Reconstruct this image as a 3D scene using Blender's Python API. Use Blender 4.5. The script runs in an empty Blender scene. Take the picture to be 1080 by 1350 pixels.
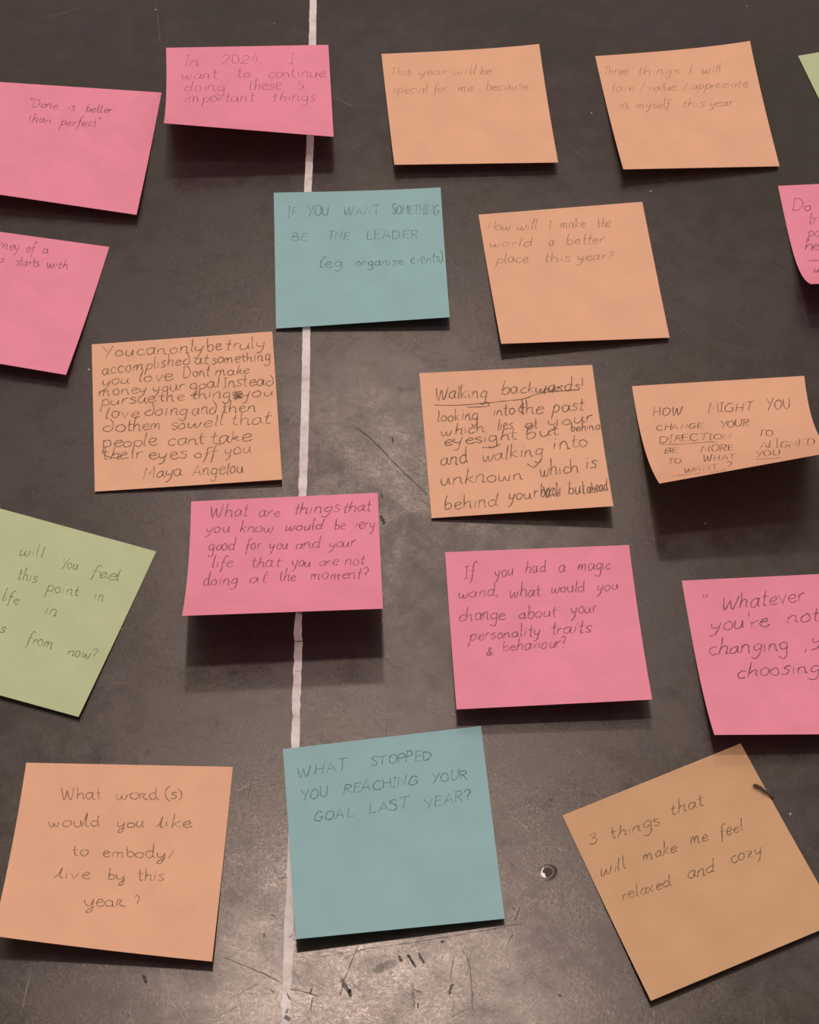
import bpy, math, random
from mathutils import Vector

# ---------------------------------------------------------------- camera
MM = 0.001
scene = bpy.context.scene
C = scene.collection
TILT = math.radians(33.0)          # optical axis away from straight down
DIST = 0.804                       # metres from lens to the middle of the view
cam_data = bpy.data.cameras.new('camera')
cam = bpy.data.objects.new('camera', cam_data)
C.objects.link(cam)
cam.location = (0, -DIST*math.sin(TILT), DIST*math.cos(TILT))
cam.rotation_euler = (TILT, 0, 0)
cam_data.sensor_fit = 'VERTICAL'
cam_data.sensor_height = 36.0
cam_data.lens = 36.0*2600.0/1350.0
cam_data.clip_start = 0.01
scene.camera = cam

# ---------------------------------------------------------------- light
world = bpy.data.worlds.new('room_light')
scene.world = world
world.use_nodes = True
bg = world.node_tree.nodes['Background']
bg.inputs[0].default_value = (1.0, 0.86, 0.79, 1)
bg.inputs[1].default_value = 0.72

def lamp(name, loc, size, power, col):
    d = bpy.data.lights.new(name, 'AREA')
    d.shape = 'DISK'; d.size = size; d.energy = power; d.color = col
    o = bpy.data.objects.new(name, d); C.objects.link(o)
    o.location = loc
    o.rotation_euler = (Vector((0, 0, 0)) - Vector(loc)).to_track_quat('-Z', 'Y').to_euler()
    return o
lamp('ceiling_spot', (-0.045, 0.315, 1.50), 0.09, 6.2, (1.0, 0.88, 0.80))
lamp('ceiling_spot', (0.06, -0.10, 1.75), 0.10, 1.6, (1.0, 0.88, 0.80))
lamp('ceiling_spot', (-0.03, 1.43, 2.20), 0.16, 7.0, (1.0, 0.88, 0.80))

scene.view_settings.view_transform = 'Standard'
scene.view_settings.look = 'None'
scene.view_settings.exposure = 0.0
scene.view_settings.gamma = 1.0
scene.view_settings.use_curve_mapping = False

# ---------------------------------------------------------------- data (millimetres on the table; handwriting in paper coordinates u, v)
NOTES = [
 dict(col='pink', label='pink sticky note reading Done is better, in the upper left corner of the photo', g=[(-195.17, 243.25, 0.0), (-117.27, 236.28, 0.0), (-122.62, 156.41, 4.0), (-196.47, 166.4, 9.0)], p=2.0, trc=0, bow=0, ink=0.55, w=0.38, slant=0.18, style='',
  words=[('"Done', 0.2042, 0.1966, 0.3905, 0.1937, -0.0039, -0.0403), ('is', 0.4516, 0.1971, 0.4984, 0.1988, -0.0027, -0.0383), ('better', 0.559, 0.199, 0.7213, 0.1953, -0.0038, -0.038), ('than', 0.2232, 0.3273, 0.3669, 0.3206, -0.0041, -0.0362), ('perfect"', 0.4243, 0.3304, 0.6736, 0.3151, -0.0045, -0.0374)],
  lines=[]),
 dict(col='pink', label='short curled pink sticky note mentioning 2024 near the top, across the white line', g=[(-117.12, 266.06, 0.0), (-39.09, 268.11, 0.0), (-34.5, 193.89, 14.7), (-111.0, 194.62, 22.69)], p=2.0, trc=0, bow=0, ink=0.42, w=0.38, slant=0.1, style='',
  words=[('In', 0.1001, 0.1842, 0.2024, 0.1822, -0.0002, -0.0564), ('2024,', 0.3281, 0.173, 0.5887, 0.1706, 0.0004, -0.0536), ('I', 0.7514, 0.1776, 0.7841, 0.1745, -0.0008, -0.0519), ('want', 0.0855, 0.3301, 0.3122, 0.3268, -0.0002, -0.0619), ('to', 0.4234, 0.3149, 0.5115, 0.3113, 0.0, -0.0588), ('continue', 0.6133, 0.316, 0.9703, 0.3142, 0.001, -0.0576), ('doing', 0.1044, 0.4725, 0.3573, 0.4676, -0.0003, -0.0679), ('these', 0.4955, 0.4562, 0.6938, 0.4446, 0.0001, -0.0628), ('5', 0.7907, 0.4433, 0.8323, 0.4428, 0.0014, -0.0538), ('important', 0.1015, 0.6263, 0.5353, 0.5928, -0.0013, -0.074), ('things', 0.6361, 0.5882, 0.9024, 0.5728, 0.0007, -0.0638)],
  lines=[]),
 dict(col='orange', label='orange sticky note reading This year will be, in the top row', g=[(-13.47, 261.96, 0.0), (62.28, 266.32, 0.0), (67.96, 187.15, 5.0), (-6.92, 185.28, 5.5)], p=2.0, trc=2.2, bow=0, ink=0.32, w=0.36, slant=0.12, style='',
  words=[('This', 0.0376, 0.1896, 0.166, 0.1963, 0.0034, -0.0422), ('year', 0.2132, 0.2022, 0.3989, 0.2091, 0.0032, -0.042), ('will', 0.4277, 0.2074, 0.5753, 0.2132, 0.0034, -0.0415), ('be', 0.6038, 0.215, 0.675, 0.2197, 0.0041, -0.0409), ('special', 0.0388, 0.352, 0.2613, 0.3591, 0.003, -0.0406), ('for', 0.2947, 0.3574, 0.3802, 0.3582, 0.0028, -0.0402), ('me', 0.4467, 0.3582, 0.5464, 0.36, 0.0032, -0.0398), ('because', 0.6227, 0.3574, 0.8931, 0.3633, 0.0033, -0.0394)],
  lines=[]),
 dict(col='orange', label='orange sticky note with three faint lines of writing at the top right', g=[(89.1, 260.43, 0.0), (163.53, 267.54, 0.0), (169.85, 188.07, 1.5), (97.24, 181.09, 7.0)], p=2.0, trc=3.0, bow=0, ink=0.34, w=0.36, slant=0.12, style='',
  words=[('Three', 0.0173, 0.1603, 0.1867, 0.1724, 0.0061, -0.0385), ('things', 0.2392, 0.1805, 0.5101, 0.2004, 0.0062, -0.0384), ('I', 0.5684, 0.2033, 0.5876, 0.2054, 0.0067, -0.0375), ('will', 0.6507, 0.209, 0.776, 0.2201, 0.0061, -0.0372), ('love', 0.0501, 0.3108, 0.1955, 0.3169, 0.0058, -0.039), ('/', 0.2281, 0.3263, 0.2569, 0.3289, 0.0069, -0.0387), ('value', 0.2773, 0.3241, 0.471, 0.335, 0.0062, -0.0386), ('/', 0.5035, 0.3444, 0.5335, 0.3408, 0.0021, -0.0379), ('appreciate', 0.5593, 0.3336, 0.9227, 0.3538, 0.006, -0.0379), ('in', 0.0678, 0.4583, 0.135, 0.4637, 0.007, -0.0394), ('myself', 0.1788, 0.4639, 0.4005, 0.4783, 0.0068, -0.0391), ('this', 0.4732, 0.4809, 0.6182, 0.4894, 0.0067, -0.0383), ('year', 0.6471, 0.4917, 0.7982, 0.4946, 0.0058, -0.0378)],
  lines=[]),
 dict(col='green', label='green sticky note cut by the right edge of the frame, top corner', g=[(186.42, 260.68, 0.0), (265.39, 278.99, 0.0), (279.98, 202.24, 2.0), (204.15, 184.8, 2.0)], p=2.0, trc=0, bow=0, ink=0.4, w=0.4, slant=0.1, style='',
  words=[],
  lines=[]),
 dict(col='blue', label='light blue sticky note about being the leader, upper middle on the white line', g=[(-61.83, 173.2, 0.0), (14.16, 175.06, 0.0), (17.38, 97.02, 5.0), (-57.8, 93.78, 1.2)], p=2.0, trc=1.5, bow=0, ink=0.5, w=0.4, slant=0.08, style='',
  words=[('IF', 0.074, 0.1921, 0.1327, 0.1909, -0.0006, -0.0459), ('YOU', 0.1914, 0.184, 0.3269, 0.1824, -0.0002, -0.0415), ('WANT', 0.4081, 0.1821, 0.6292, 0.1872, 0.0009, -0.0417), ('SOMETHING', 0.6971, 0.1841, 0.9806, 0.2034, 0.0022, -0.0416), ('BE', 0.098, 0.3668, 0.1921, 0.3703, 0.0006, -0.0375), ('THE', 0.3131, 0.3662, 0.4431, 0.3682, 0.0005, -0.0379), ('LEADER', 0.5371, 0.372, 0.8506, 0.3797, 0.0009, -0.0382), ('(eg', 0.2546, 0.5688, 0.3967, 0.5757, 0.0009, -0.0407), ('organise', 0.4679, 0.5735, 0.7524, 0.5764, 0.0003, -0.0367), ('events)', 0.7926, 0.5726, 0.9839, 0.571, 0.0004, -0.0443)],
  lines=[]),
 dict(col='orange', label='orange sticky note asking How will I make the world a better place', g=[(31.18, 159.96, 0.0), (105.69, 167.69, 0.0), (112.18, 88.33, 1.8), (39.24, 81.76, 6.0)], p=2.0, trc=0, bow=0, ink=0.4, w=0.38, slant=0.12, style='',
  words=[('How', 0.0302, 0.122, 0.1803, 0.1337, 0.0048, -0.0402), ('will', 0.2072, 0.1392, 0.3392, 0.1491, 0.0049, -0.0401), ('I', 0.4036, 0.1496, 0.4218, 0.1513, 0.0057, -0.0399), ('make', 0.4722, 0.1533, 0.6281, 0.1596, 0.0043, -0.0399), ('the', 0.6964, 0.1661, 0.7838, 0.1687, 0.0043, -0.0398), ('world', 0.0271, 0.2499, 0.2898, 0.2718, 0.0051, -0.0404), ('a', 0.3812, 0.2746, 0.4174, 0.278, 0.0057, -0.0399), ('better', 0.4907, 0.279, 0.7238, 0.289, 0.0046, -0.0399), ('place', 0.0555, 0.3783, 0.2502, 0.3901, 0.0047, -0.0405), ('this', 0.3368, 0.392, 0.5002, 0.4007, 0.0049, -0.0401), ('year?', 0.5364, 0.4039, 0.7549, 0.4143, 0.005, -0.0397)],
  lines=[]),
 dict(col='pink', label='curled pink sticky note at the right edge starting with the word Do', g=[(168.29, 177.35, 0.0), (245.16, 181.99, 0.0), (245.22, 109.56, 15.89), (172.3, 105.55, 17.17)], p=4.2, trc=0, bow=0, ink=0.5, w=0.42, slant=0.1, style='',
  words=[('Do', 0.0496, 0.2141, 0.1711, 0.2218, 0.0081, -0.0536), ('tr', 0.1221, 0.3336, 0.1897, 0.3378, 0.0079, -0.0507), ('pa', 0.1101, 0.4368, 0.1866, 0.4417, 0.0084, -0.0518), ('he', 0.0667, 0.5562, 0.1656, 0.5629, 0.0097, -0.0547), ('w', 0.0775, 0.7903, 0.1265, 0.7945, 0.0145, -0.0632)],
  lines=[[(0.0653, 0.6596), (0.0929, 0.6577), (0.1475, 0.6577)], [(0.0906, 0.6693), (0.1206, 0.6558), (0.1452, 0.6693)]]),
 dict(col='pink', label='pink sticky note cut by the left edge of the frame, ending starts with', g=[(-210.71, 154.54, 0.0), (-134.11, 140.93, 0.0), (-145.56, 65.91, 5.0), (-219.71, 79.76, 7.0)], p=2.0, trc=0, bow=0, ink=0.5, w=0.4, slant=0.15, style='',
  words=[('rney', 0.3698, 0.1335, 0.4929, 0.1196, -0.0084, -0.0404), ('of', 0.5353, 0.1267, 0.5842, 0.1237, -0.0071, -0.0404), ('a', 0.6238, 0.1193, 0.6626, 0.1121, -0.0098, -0.04), ('s', 0.4038, 0.2326, 0.4311, 0.2334, -0.0048, -0.0378), ('starts', 0.5001, 0.2384, 0.6399, 0.2209, -0.0081, -0.0375), ('with', 0.6764, 0.223, 0.808, 0.2102, -0.0073, -0.0374)],
  lines=[]),
 dict(col='orange', label='orange sticky note filled with ten dense lines, left side beside the white line', g=[(-137.08, 86.01, 0.0), (-59.48, 93.06, 0.0), (-52.29, 14.07, 2.6), (-128.99, 9.29, 0.8)], p=2.0, trc=0, bow=0, ink=0.62, w=0.44, slant=0.1, style='rev',
  words=[('You', 0.0525, 0.1012, 0.2319, 0.1011, -0.0016, -0.046), ('can', 0.2403, 0.0992, 0.4073, 0.106, -0.0002, -0.0458), ('only', 0.42, 0.1019, 0.6123, 0.1082, -0.0001, -0.0456), ('be', 0.6332, 0.11, 0.717, 0.1095, -0.0009, -0.0454), ('truly', 0.7255, 0.1076, 0.9564, 0.1067, -0.0006, -0.0453), ('accomplished', 0.0461, 0.22, 0.5425, 0.1864, -0.0033, -0.0434), ('at', 0.559, 0.1905, 0.6383, 0.1921, -0.0002, -0.0431), ('something', 0.6507, 0.1957, 0.981, 0.1978, -0.0004, -0.0399), ('you', 0.0447, 0.2962, 0.2064, 0.2916, -0.0023, -0.0442), ('love.', 0.2439, 0.2869, 0.4681, 0.2876, -0.0011, -0.0441), ('Dont', 0.4933, 0.2792, 0.6432, 0.2788, -0.0009, -0.0429), ('make', 0.6681, 0.2809, 0.864, 0.2792, -0.0007, -0.0397), ('money', 0.0269, 0.3653, 0.2916, 0.364, -0.0016, -0.0418), ('your', 0.3205, 0.3664, 0.503, 0.3608, -0.0018, -0.0417), ('goal', 0.5236, 0.3626, 0.6939, 0.3585, -0.0014, -0.0416), ('Instead', 0.7063, 0.3622, 0.9885, 0.37, 0.0003, -0.0446), ('pursue', 0.0381, 0.4313, 0.3476, 0.431, -0.0014, -0.0395), ('the', 0.3517, 0.4313, 0.4963, 0.4355, -0.0002, -0.0404), ('things', 0.5338, 0.4256, 0.79, 0.4389, 0.0007, -0.0403), ('you', 0.7981, 0.4421, 0.9806, 0.4416, -0.0004, -0.0402), ('love', 0.0571, 0.5207, 0.2502, 0.5262, -0.0007, -0.0444), ('doing', 0.2668, 0.5224, 0.5177, 0.5325, -0.0, -0.0443), ('and', 0.5299, 0.5361, 0.6701, 0.5346, -0.001, -0.0442), ('then', 0.6908, 0.5337, 0.8806, 0.5362, -0.0001, -0.0421), ('do', 0.0431, 0.6119, 0.1742, 0.6123, -0.0015, -0.0451), ('them', 0.1742, 0.6148, 0.3669, 0.6176, -0.0009, -0.044), ('so', 0.4119, 0.6212, 0.498, 0.6256, 0.0005, -0.0429), ('well', 0.4982, 0.6205, 0.7079, 0.6169, -0.0013, -0.0439), ('that', 0.7406, 0.6221, 0.9586, 0.6243, -0.0001, -0.0438), ('people', 0.0413, 0.7134, 0.3433, 0.7274, -0.0002, -0.0457), ('cant', 0.3922, 0.7313, 0.5967, 0.7325, -0.0008, -0.0456), ('take', 0.6171, 0.7341, 0.8504, 0.735, -0.0005, -0.0455), ('their', 0.0399, 0.794, 0.2596, 0.8065, 0.0001, -0.0433), ('eyes', 0.2798, 0.8131, 0.4996, 0.8205, -0.0002, -0.0443), ('off', 0.5279, 0.8278, 0.6583, 0.8281, -0.0007, -0.0412), ('you', 0.6953, 0.821, 0.8429, 0.8075, -0.0031, -0.0431), ('Maya', 0.2524, 0.9308, 0.4715, 0.9332, -0.0009, -0.0438), ('Angelou', 0.5199, 0.9396, 0.7999, 0.9443, -0.0003, -0.0438)],
  lines=[[(0.7585, 0.4027), (0.8085, 0.3965), (0.7784, 0.4199), (0.8149, 0.4384), (0.7651, 0.4394), (0.812, 0.4123), (0.7686, 0.4552)], [(0.0526, 0.7649), (0.1133, 0.7898), (0.1709, 0.7642)], [(0.7619, 0.4185), (0.8023, 0.4425), (0.7715, 0.3883)]]),
 dict(col='orange', label='orange sticky note headed Walking backwards, centre right', g=[(4.21, 70.48, 0.0), (78.28, 74.95, 0.0), (82.32, -2.47, 8.0), (8.93, -3.78, 1.0)], p=2.0, trc=0, bow=0, ink=0.66, w=0.46, slant=0.1, style='',
  words=[('Walking', 0.0739, 0.1934, 0.378, 0.1939, 0.0016, -0.0461), ('backwards!', 0.4532, 0.1793, 0.9336, 0.1681, 0.0015, -0.0447), ('looking', 0.076, 0.3483, 0.3093, 0.3449, 0.0011, -0.0445), ('into', 0.3934, 0.3202, 0.523, 0.3218, 0.0024, -0.0425), ('the', 0.5402, 0.3227, 0.6873, 0.3227, 0.0025, -0.0457), ('past', 0.7312, 0.317, 0.922, 0.314, 0.0025, -0.0457), ('which', 0.086, 0.4493, 0.3448, 0.4371, 0.0002, -0.0421), ('lies', 0.4146, 0.425, 0.5055, 0.4194, 0.0004, -0.0423), ('at', 0.5655, 0.4227, 0.643, 0.4216, 0.0021, -0.0424), ('your', 0.6995, 0.4167, 0.9646, 0.3965, 0.0007, -0.0456), ('eyesight', 0.0939, 0.5181, 0.5243, 0.4949, -0.0, -0.0429), ('but', 0.5625, 0.4997, 0.7621, 0.4763, -0.0008, -0.0433), ('behind', 0.8242, 0.4584, 0.9968, 0.452, 0.0016, -0.033), ('and', 0.0713, 0.6525, 0.2295, 0.6438, -0.0003, -0.0518), ('walking', 0.3022, 0.6404, 0.6538, 0.6142, -0.0003, -0.0502), ('into', 0.7037, 0.5852, 0.9192, 0.5659, 0.0004, -0.0509), ('unknown', 0.0617, 0.7861, 0.5317, 0.7762, 0.0007, -0.0513), ('which', 0.613, 0.7659, 0.8392, 0.7438, -0.0002, -0.0527), ('is', 0.8749, 0.7274, 0.9471, 0.7242, 0.0025, -0.0535), ('behind', 0.0624, 0.9494, 0.3682, 0.9527, 0.0015, -0.0531), ('your', 0.426, 0.9156, 0.598, 0.9131, 0.0016, -0.0499), ('back', 0.611, 0.9088, 0.7247, 0.9017, 0.0007, -0.0499), ('but', 0.7582, 0.9016, 0.8633, 0.8964, 0.0017, -0.0505), ('ahead', 0.8668, 0.9021, 0.9853, 0.8897, 0.0004, -0.0448)],
  lines=[[(0.067, 0.2305), (0.1877, 0.2397), (0.3879, 0.2319), (0.4841, 0.2237), (0.5804, 0.2156), (0.6795, 0.1809), (0.7805, 0.1731), (0.903, 0.1691)], [(0.2579, 0.2569), (0.3598, 0.257), (0.3827, 0.2423), (0.3628, 0.2198)], [(0.5713, 0.2204), (0.5736, 0.2899), (0.5615, 0.3266)], [(0.578, 0.2421), (0.5472, 0.2938), (0.5797, 0.3169)], [(0.6976, 0.1739), (0.7262, 0.1488), (0.7501, 0.1714), (0.788, 0.1416), (0.8108, 0.1747)], [(0.7047, 0.1903), (0.7196, 0.1272)], [(0.7485, 0.1873), (0.7679, 0.1245)], [(0.6316, 0.8309), (0.65, 0.8959), (0.6847, 0.8454), (0.707, 0.911), (0.727, 0.8431)], [(0.6644, 0.8386), (0.64, 0.9111), (0.6974, 0.8836)], [(0.2401, 0.5106), (0.2789, 0.5075)], [(0.5712, 0.407), (0.5992, 0.4299), (0.6237, 0.3992)], [(0.3189, 0.5414), (0.37, 0.5444), (0.4229, 0.5263)], [(0.5592, 0.6669), (0.5946, 0.6956), (0.6427, 0.6402)]]),
 dict(col='orange', label='strongly curled orange sticky note in capital letters headed How might you', g=[(94.64, 63.63, 0.0), (168.43, 69.07, 0.0), (167.54, 5.04, 35.8), (98.52, -4.97, 28.21)], p=2.2, trc=0, bow=0, ink=0.66, w=0.46, slant=0.1, style='',
  words=[('HOW', 0.0865, 0.2548, 0.2622, 0.2621, 0.0039, -0.042), ('MIGHT', 0.4089, 0.2558, 0.6723, 0.2745, 0.0049, -0.0483), ('YOU', 0.7425, 0.28, 0.8893, 0.2772, 0.0038, -0.0568), ('CHANGE', 0.0907, 0.3861, 0.3631, 0.3977, 0.0032, -0.0322), ('YOUR', 0.4539, 0.4123, 0.6339, 0.4225, 0.0045, -0.0408), ('DIRECTION', 0.0861, 0.5056, 0.5089, 0.5397, 0.0047, -0.0394), ('TO', 0.6524, 0.5536, 0.7525, 0.5631, 0.0062, -0.0447), ('BE', 0.0939, 0.6196, 0.1885, 0.6324, 0.005, -0.0348), ('MORE', 0.3029, 0.6572, 0.4985, 0.6937, 0.0071, -0.0452), ('ALIGNED', 0.6358, 0.7111, 0.9499, 0.7815, 0.011, -0.0634), ('TO', 0.096, 0.7542, 0.1772, 0.7651, 0.0059, -0.0393), ('WHAT', 0.2918, 0.7834, 0.4777, 0.8154, 0.0084, -0.0513), ('YOU', 0.5837, 0.8303, 0.7274, 0.8694, 0.0108, -0.0553), ('WANT', 0.152, 0.9097, 0.3535, 0.9408, 0.0076, -0.0452), ('?', 0.3892, 0.9549, 0.4226, 0.9604, 0.012, -0.0619)],
  lines=[[(0.0944, 0.523), (0.2211, 0.544), (0.3525, 0.5501), (0.4171, 0.5598)], [(0.5786, 0.8716), (0.6413, 0.9007), (0.7102, 0.9206)], [(0.0831, 0.9269), (0.1871, 0.9474), (0.3105, 0.9761), (0.3841, 0.9762)]]),
 dict(col='green', label='light green sticky note tilted clockwise at the left edge', g=[(-178.04, 4.98, 0.0), (-101.91, -19.11, 0.0), (-126.02, -94.44, 2.0), (-199.45, -72.49, 2.0)], p=2.0, trc=0, bow=0, ink=0.5, w=0.4, slant=0.12, style='',
  words=[('will', 0.3412, 0.2311, 0.4681, 0.2058, -0.0116, -0.0349), ('You', 0.5724, 0.2368, 0.6627, 0.225, -0.0095, -0.0352), ('feel', 0.7369, 0.2347, 0.891, 0.2192, -0.0085, -0.0353), ('this', 0.3882, 0.3616, 0.4943, 0.3569, -0.0072, -0.035), ('point', 0.5574, 0.3885, 0.7248, 0.3645, -0.01, -0.0347), ('in', 0.8045, 0.3583, 0.8569, 0.356, -0.007, -0.035), ('life', 0.3613, 0.5019, 0.4553, 0.4985, -0.0071, -0.0346), ('in', 0.5969, 0.5103, 0.6622, 0.5087, -0.0066, -0.0346), ('s', 0.4201, 0.6738, 0.4565, 0.6718, -0.0075, -0.0332), ('from', 0.5832, 0.6879, 0.7186, 0.6876, -0.006, -0.0341), ('now?', 0.8012, 0.6987, 0.954, 0.6746, -0.0104, -0.0337)],
  lines=[]),
 dict(col='pink', label='pink sticky note with a deep shadow, asking What are things that you know', g=[(-89.33, 4.98, 0.0), (-13.07, 9.26, 0.0), (-10.08, -60.78, 26.14), (-86.05, -64.56, 27.22)], p=2.0, trc=0, bow=0, ink=0.55, w=0.42, slant=0.2, style='',
  words=[('What', 0.0987, 0.124, 0.3045, 0.1232, -0.0023, -0.0469), ('are', 0.353, 0.1376, 0.4741, 0.1369, -0.0017, -0.0448), ('things', 0.5388, 0.127, 0.7936, 0.1265, -0.0012, -0.0446), ('that', 0.8057, 0.1301, 0.9637, 0.1262, -0.0012, -0.0446), ('you', 0.0769, 0.2408, 0.2092, 0.2408, -0.0025, -0.047), ('know', 0.2533, 0.2467, 0.4379, 0.2532, -0.0013, -0.047), ('would', 0.4981, 0.2513, 0.6988, 0.2559, -0.0009, -0.047), ('be', 0.759, 0.2599, 0.8193, 0.261, -0.0003, -0.047), ('very', 0.8554, 0.2634, 0.9761, 0.2626, -0.0006, -0.0471), ('good', 0.0968, 0.3825, 0.2399, 0.3863, -0.0024, -0.0512), ('for', 0.2917, 0.3931, 0.3751, 0.3895, -0.0032, -0.0501), ('you', 0.4149, 0.3954, 0.5184, 0.3995, -0.0011, -0.05), ('and', 0.5502, 0.3986, 0.6855, 0.4018, -0.001, -0.05), ('your', 0.7292, 0.408, 0.8726, 0.4054, -0.0012, -0.0501), ('life', 0.1178, 0.5307, 0.232, 0.5357, -0.0026, -0.0535), ('that', 0.3227, 0.5458, 0.4761, 0.5503, -0.0021, -0.0537), ('you', 0.5312, 0.5543, 0.6335, 0.5584, -0.001, -0.0537), ('are', 0.6729, 0.5579, 0.7752, 0.5586, -0.001, -0.0503), ('not', 0.8106, 0.5612, 0.917, 0.5622, -0.0005, -0.0536), ('doing', 0.0829, 0.7041, 0.2608, 0.6921, -0.0055, -0.0597), ('at', 0.3189, 0.6893, 0.4083, 0.6888, -0.0031, -0.0575), ('the', 0.4704, 0.6827, 0.5599, 0.6823, -0.0024, -0.0571), ('moment?', 0.63, 0.6804, 0.93, 0.6886, -0.001, -0.0568)],
  lines=[]),
 dict(col='pink', label='square pink sticky note asking about a magic wand, centre right', g=[(14.34, -19.47, 0.0), (88.52, -16.05, 0.0), (91.76, -91.25, 10.17), (17.76, -94.81, 8.98)], p=2.0, trc=0, bow=0, ink=0.55, w=0.42, slant=0.14, style='',
  words=[('If', 0.0884, 0.1691, 0.1578, 0.1676, 0.0005, -0.0431), ('you', 0.2558, 0.1674, 0.3582, 0.165, 0.0008, -0.0431), ('had', 0.4165, 0.1509, 0.5353, 0.1493, 0.0014, -0.0412), ('a', 0.5962, 0.1545, 0.6413, 0.1543, 0.0021, -0.0413), ('magic', 0.7031, 0.1499, 0.8876, 0.149, 0.0023, -0.0413), ('wand,', 0.0483, 0.2923, 0.2715, 0.2887, 0.0006, -0.0413), ('what', 0.3233, 0.3009, 0.4939, 0.2996, 0.0015, -0.0415), ('would', 0.5439, 0.2851, 0.7352, 0.2823, 0.0018, -0.0415), ('you', 0.7916, 0.2875, 0.91, 0.2835, 0.0018, -0.0416), ('change', 0.0431, 0.4418, 0.2927, 0.4376, 0.0006, -0.0434), ('about', 0.3606, 0.4435, 0.5667, 0.4346, 0.0006, -0.0416), ('your', 0.64, 0.4261, 0.786, 0.4189, 0.0012, -0.0437), ('personality', 0.0911, 0.5679, 0.4715, 0.5541, 0.0002, -0.0416), ('traits', 0.5201, 0.547, 0.74, 0.5489, 0.0026, -0.0419), ('&', 0.1758, 0.6649, 0.2078, 0.6618, -0.0011, -0.0363), ('behaviour?', 0.2606, 0.6453, 0.5955, 0.6344, 0.0007, -0.0379)],
  lines=[]),
 dict(col='pink', label="pink sticky note at the right edge reading Whatever you're not changing", g=[(108.51, -32.81, 0.0), (184.62, -28.57, 0.0), (188.16, -105.5, 10.0), (113.88, -106.48, 11.0)], p=3.2, trc=0, bow=0, ink=0.6, w=0.46, slant=0.14, style='',
  words=[('"', 0.065, 0.1814, 0.1136, 0.1744, 0.0004, -0.0512), ('Whatever', 0.1699, 0.1959, 0.6165, 0.162, 0.003, -0.0489), ("you're", 0.0955, 0.3194, 0.4101, 0.3051, 0.0044, -0.0491), ('not', 0.5036, 0.2907, 0.6799, 0.2801, 0.0045, -0.0505), ('changing', 0.0637, 0.4698, 0.4875, 0.4527, 0.0053, -0.0497), (',', 0.5641, 0.465, 0.5841, 0.4634, 0.004, -0.0416), ('y', 0.6068, 0.4247, 0.6751, 0.4181, 0.0036, -0.0459), ('choosing', 0.1834, 0.6185, 0.6262, 0.5939, 0.006, -0.0505)],
  lines=[]),
 dict(col='orange', label='orange sticky note asking What word(s), in the bottom left corner', g=[(-144.3, -112.71, 0.0), (-66.44, -114.44, 0.0), (-69.59, -192.25, 5.0), (-146.53, -185.41, 12.0)], p=2.0, trc=0, bow=-1.0, ink=0.5, w=0.4, slant=0.02, style='round',
  words=[('What', 0.1924, 0.2028, 0.3879, 0.1929, -0.0049, -0.0358), ('word', 0.4534, 0.1924, 0.6635, 0.1825, -0.0044, -0.0349), ('(s)', 0.6891, 0.1836, 0.7794, 0.1762, -0.0051, -0.0358), ('would', 0.152, 0.3593, 0.403, 0.3452, -0.005, -0.0359), ('you', 0.4754, 0.3455, 0.6083, 0.3385, -0.0042, -0.0347), ('like', 0.6694, 0.3354, 0.8348, 0.3273, -0.0038, -0.034), ('to', 0.2887, 0.5143, 0.3702, 0.5082, -0.0049, -0.0351), ('embody', 0.4275, 0.5082, 0.7267, 0.4939, -0.0039, -0.0346), ('/', 0.7409, 0.493, 0.7694, 0.4911, -0.0033, -0.0299), ('live', 0.2358, 0.6416, 0.3937, 0.6292, -0.0048, -0.0344), ('by', 0.465, 0.6312, 0.5529, 0.6238, -0.0045, -0.0342), ('this', 0.6098, 0.6231, 0.7369, 0.6151, -0.0036, -0.0328), ('year', 0.3798, 0.7817, 0.5711, 0.7656, -0.0046, -0.0359), ('?', 0.6131, 0.7635, 0.6409, 0.7608, -0.0044, -0.0348)],
  lines=[]),
 dict(col='blue', label='large teal blue sticky note in capitals asking what stopped you, bottom middle', g=[(-47.88, -107.06, 0.0), (27.23, -97.29, 0.0), (34.05, -175.67, 3.2), (-40.15, -184.76, 7.0)], p=2.0, trc=0, bow=0, ink=0.5, w=0.42, slant=0.1, style='',
  words=[('WHAT', 0.0612, 0.16, 0.3115, 0.1507, -0.0024, -0.0332), ('STOPPED', 0.4259, 0.1447, 0.7378, 0.1469, -0.0005, -0.0308), ('YOU', 0.0716, 0.2828, 0.2106, 0.2819, -0.0014, -0.0323), ('REACHING', 0.2753, 0.2738, 0.6533, 0.27, -0.0011, -0.0306), ('YOUR', 0.7176, 0.2718, 0.9036, 0.2724, -0.0002, -0.0321), ('GOAL', 0.1228, 0.406, 0.3253, 0.3986, -0.002, -0.0305), ('LAST', 0.3931, 0.3948, 0.6004, 0.3879, -0.0016, -0.0319), ('YEAR?', 0.6707, 0.4004, 0.9105, 0.3814, -0.0026, -0.0333)],
  lines=[]),
 dict(col='dim_orange', label='orange sticky note turned anticlockwise in the bottom right corner, reading 3 things', g=[(56.68, -134.22, 0.0), (125.43, -104.65, 0.0), (154.01, -176.73, 3.0), (84.31, -205.95, 3.5)], p=2.0, trc=0, bow=0, ink=0.55, w=0.4, slant=0.16, style='',
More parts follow.
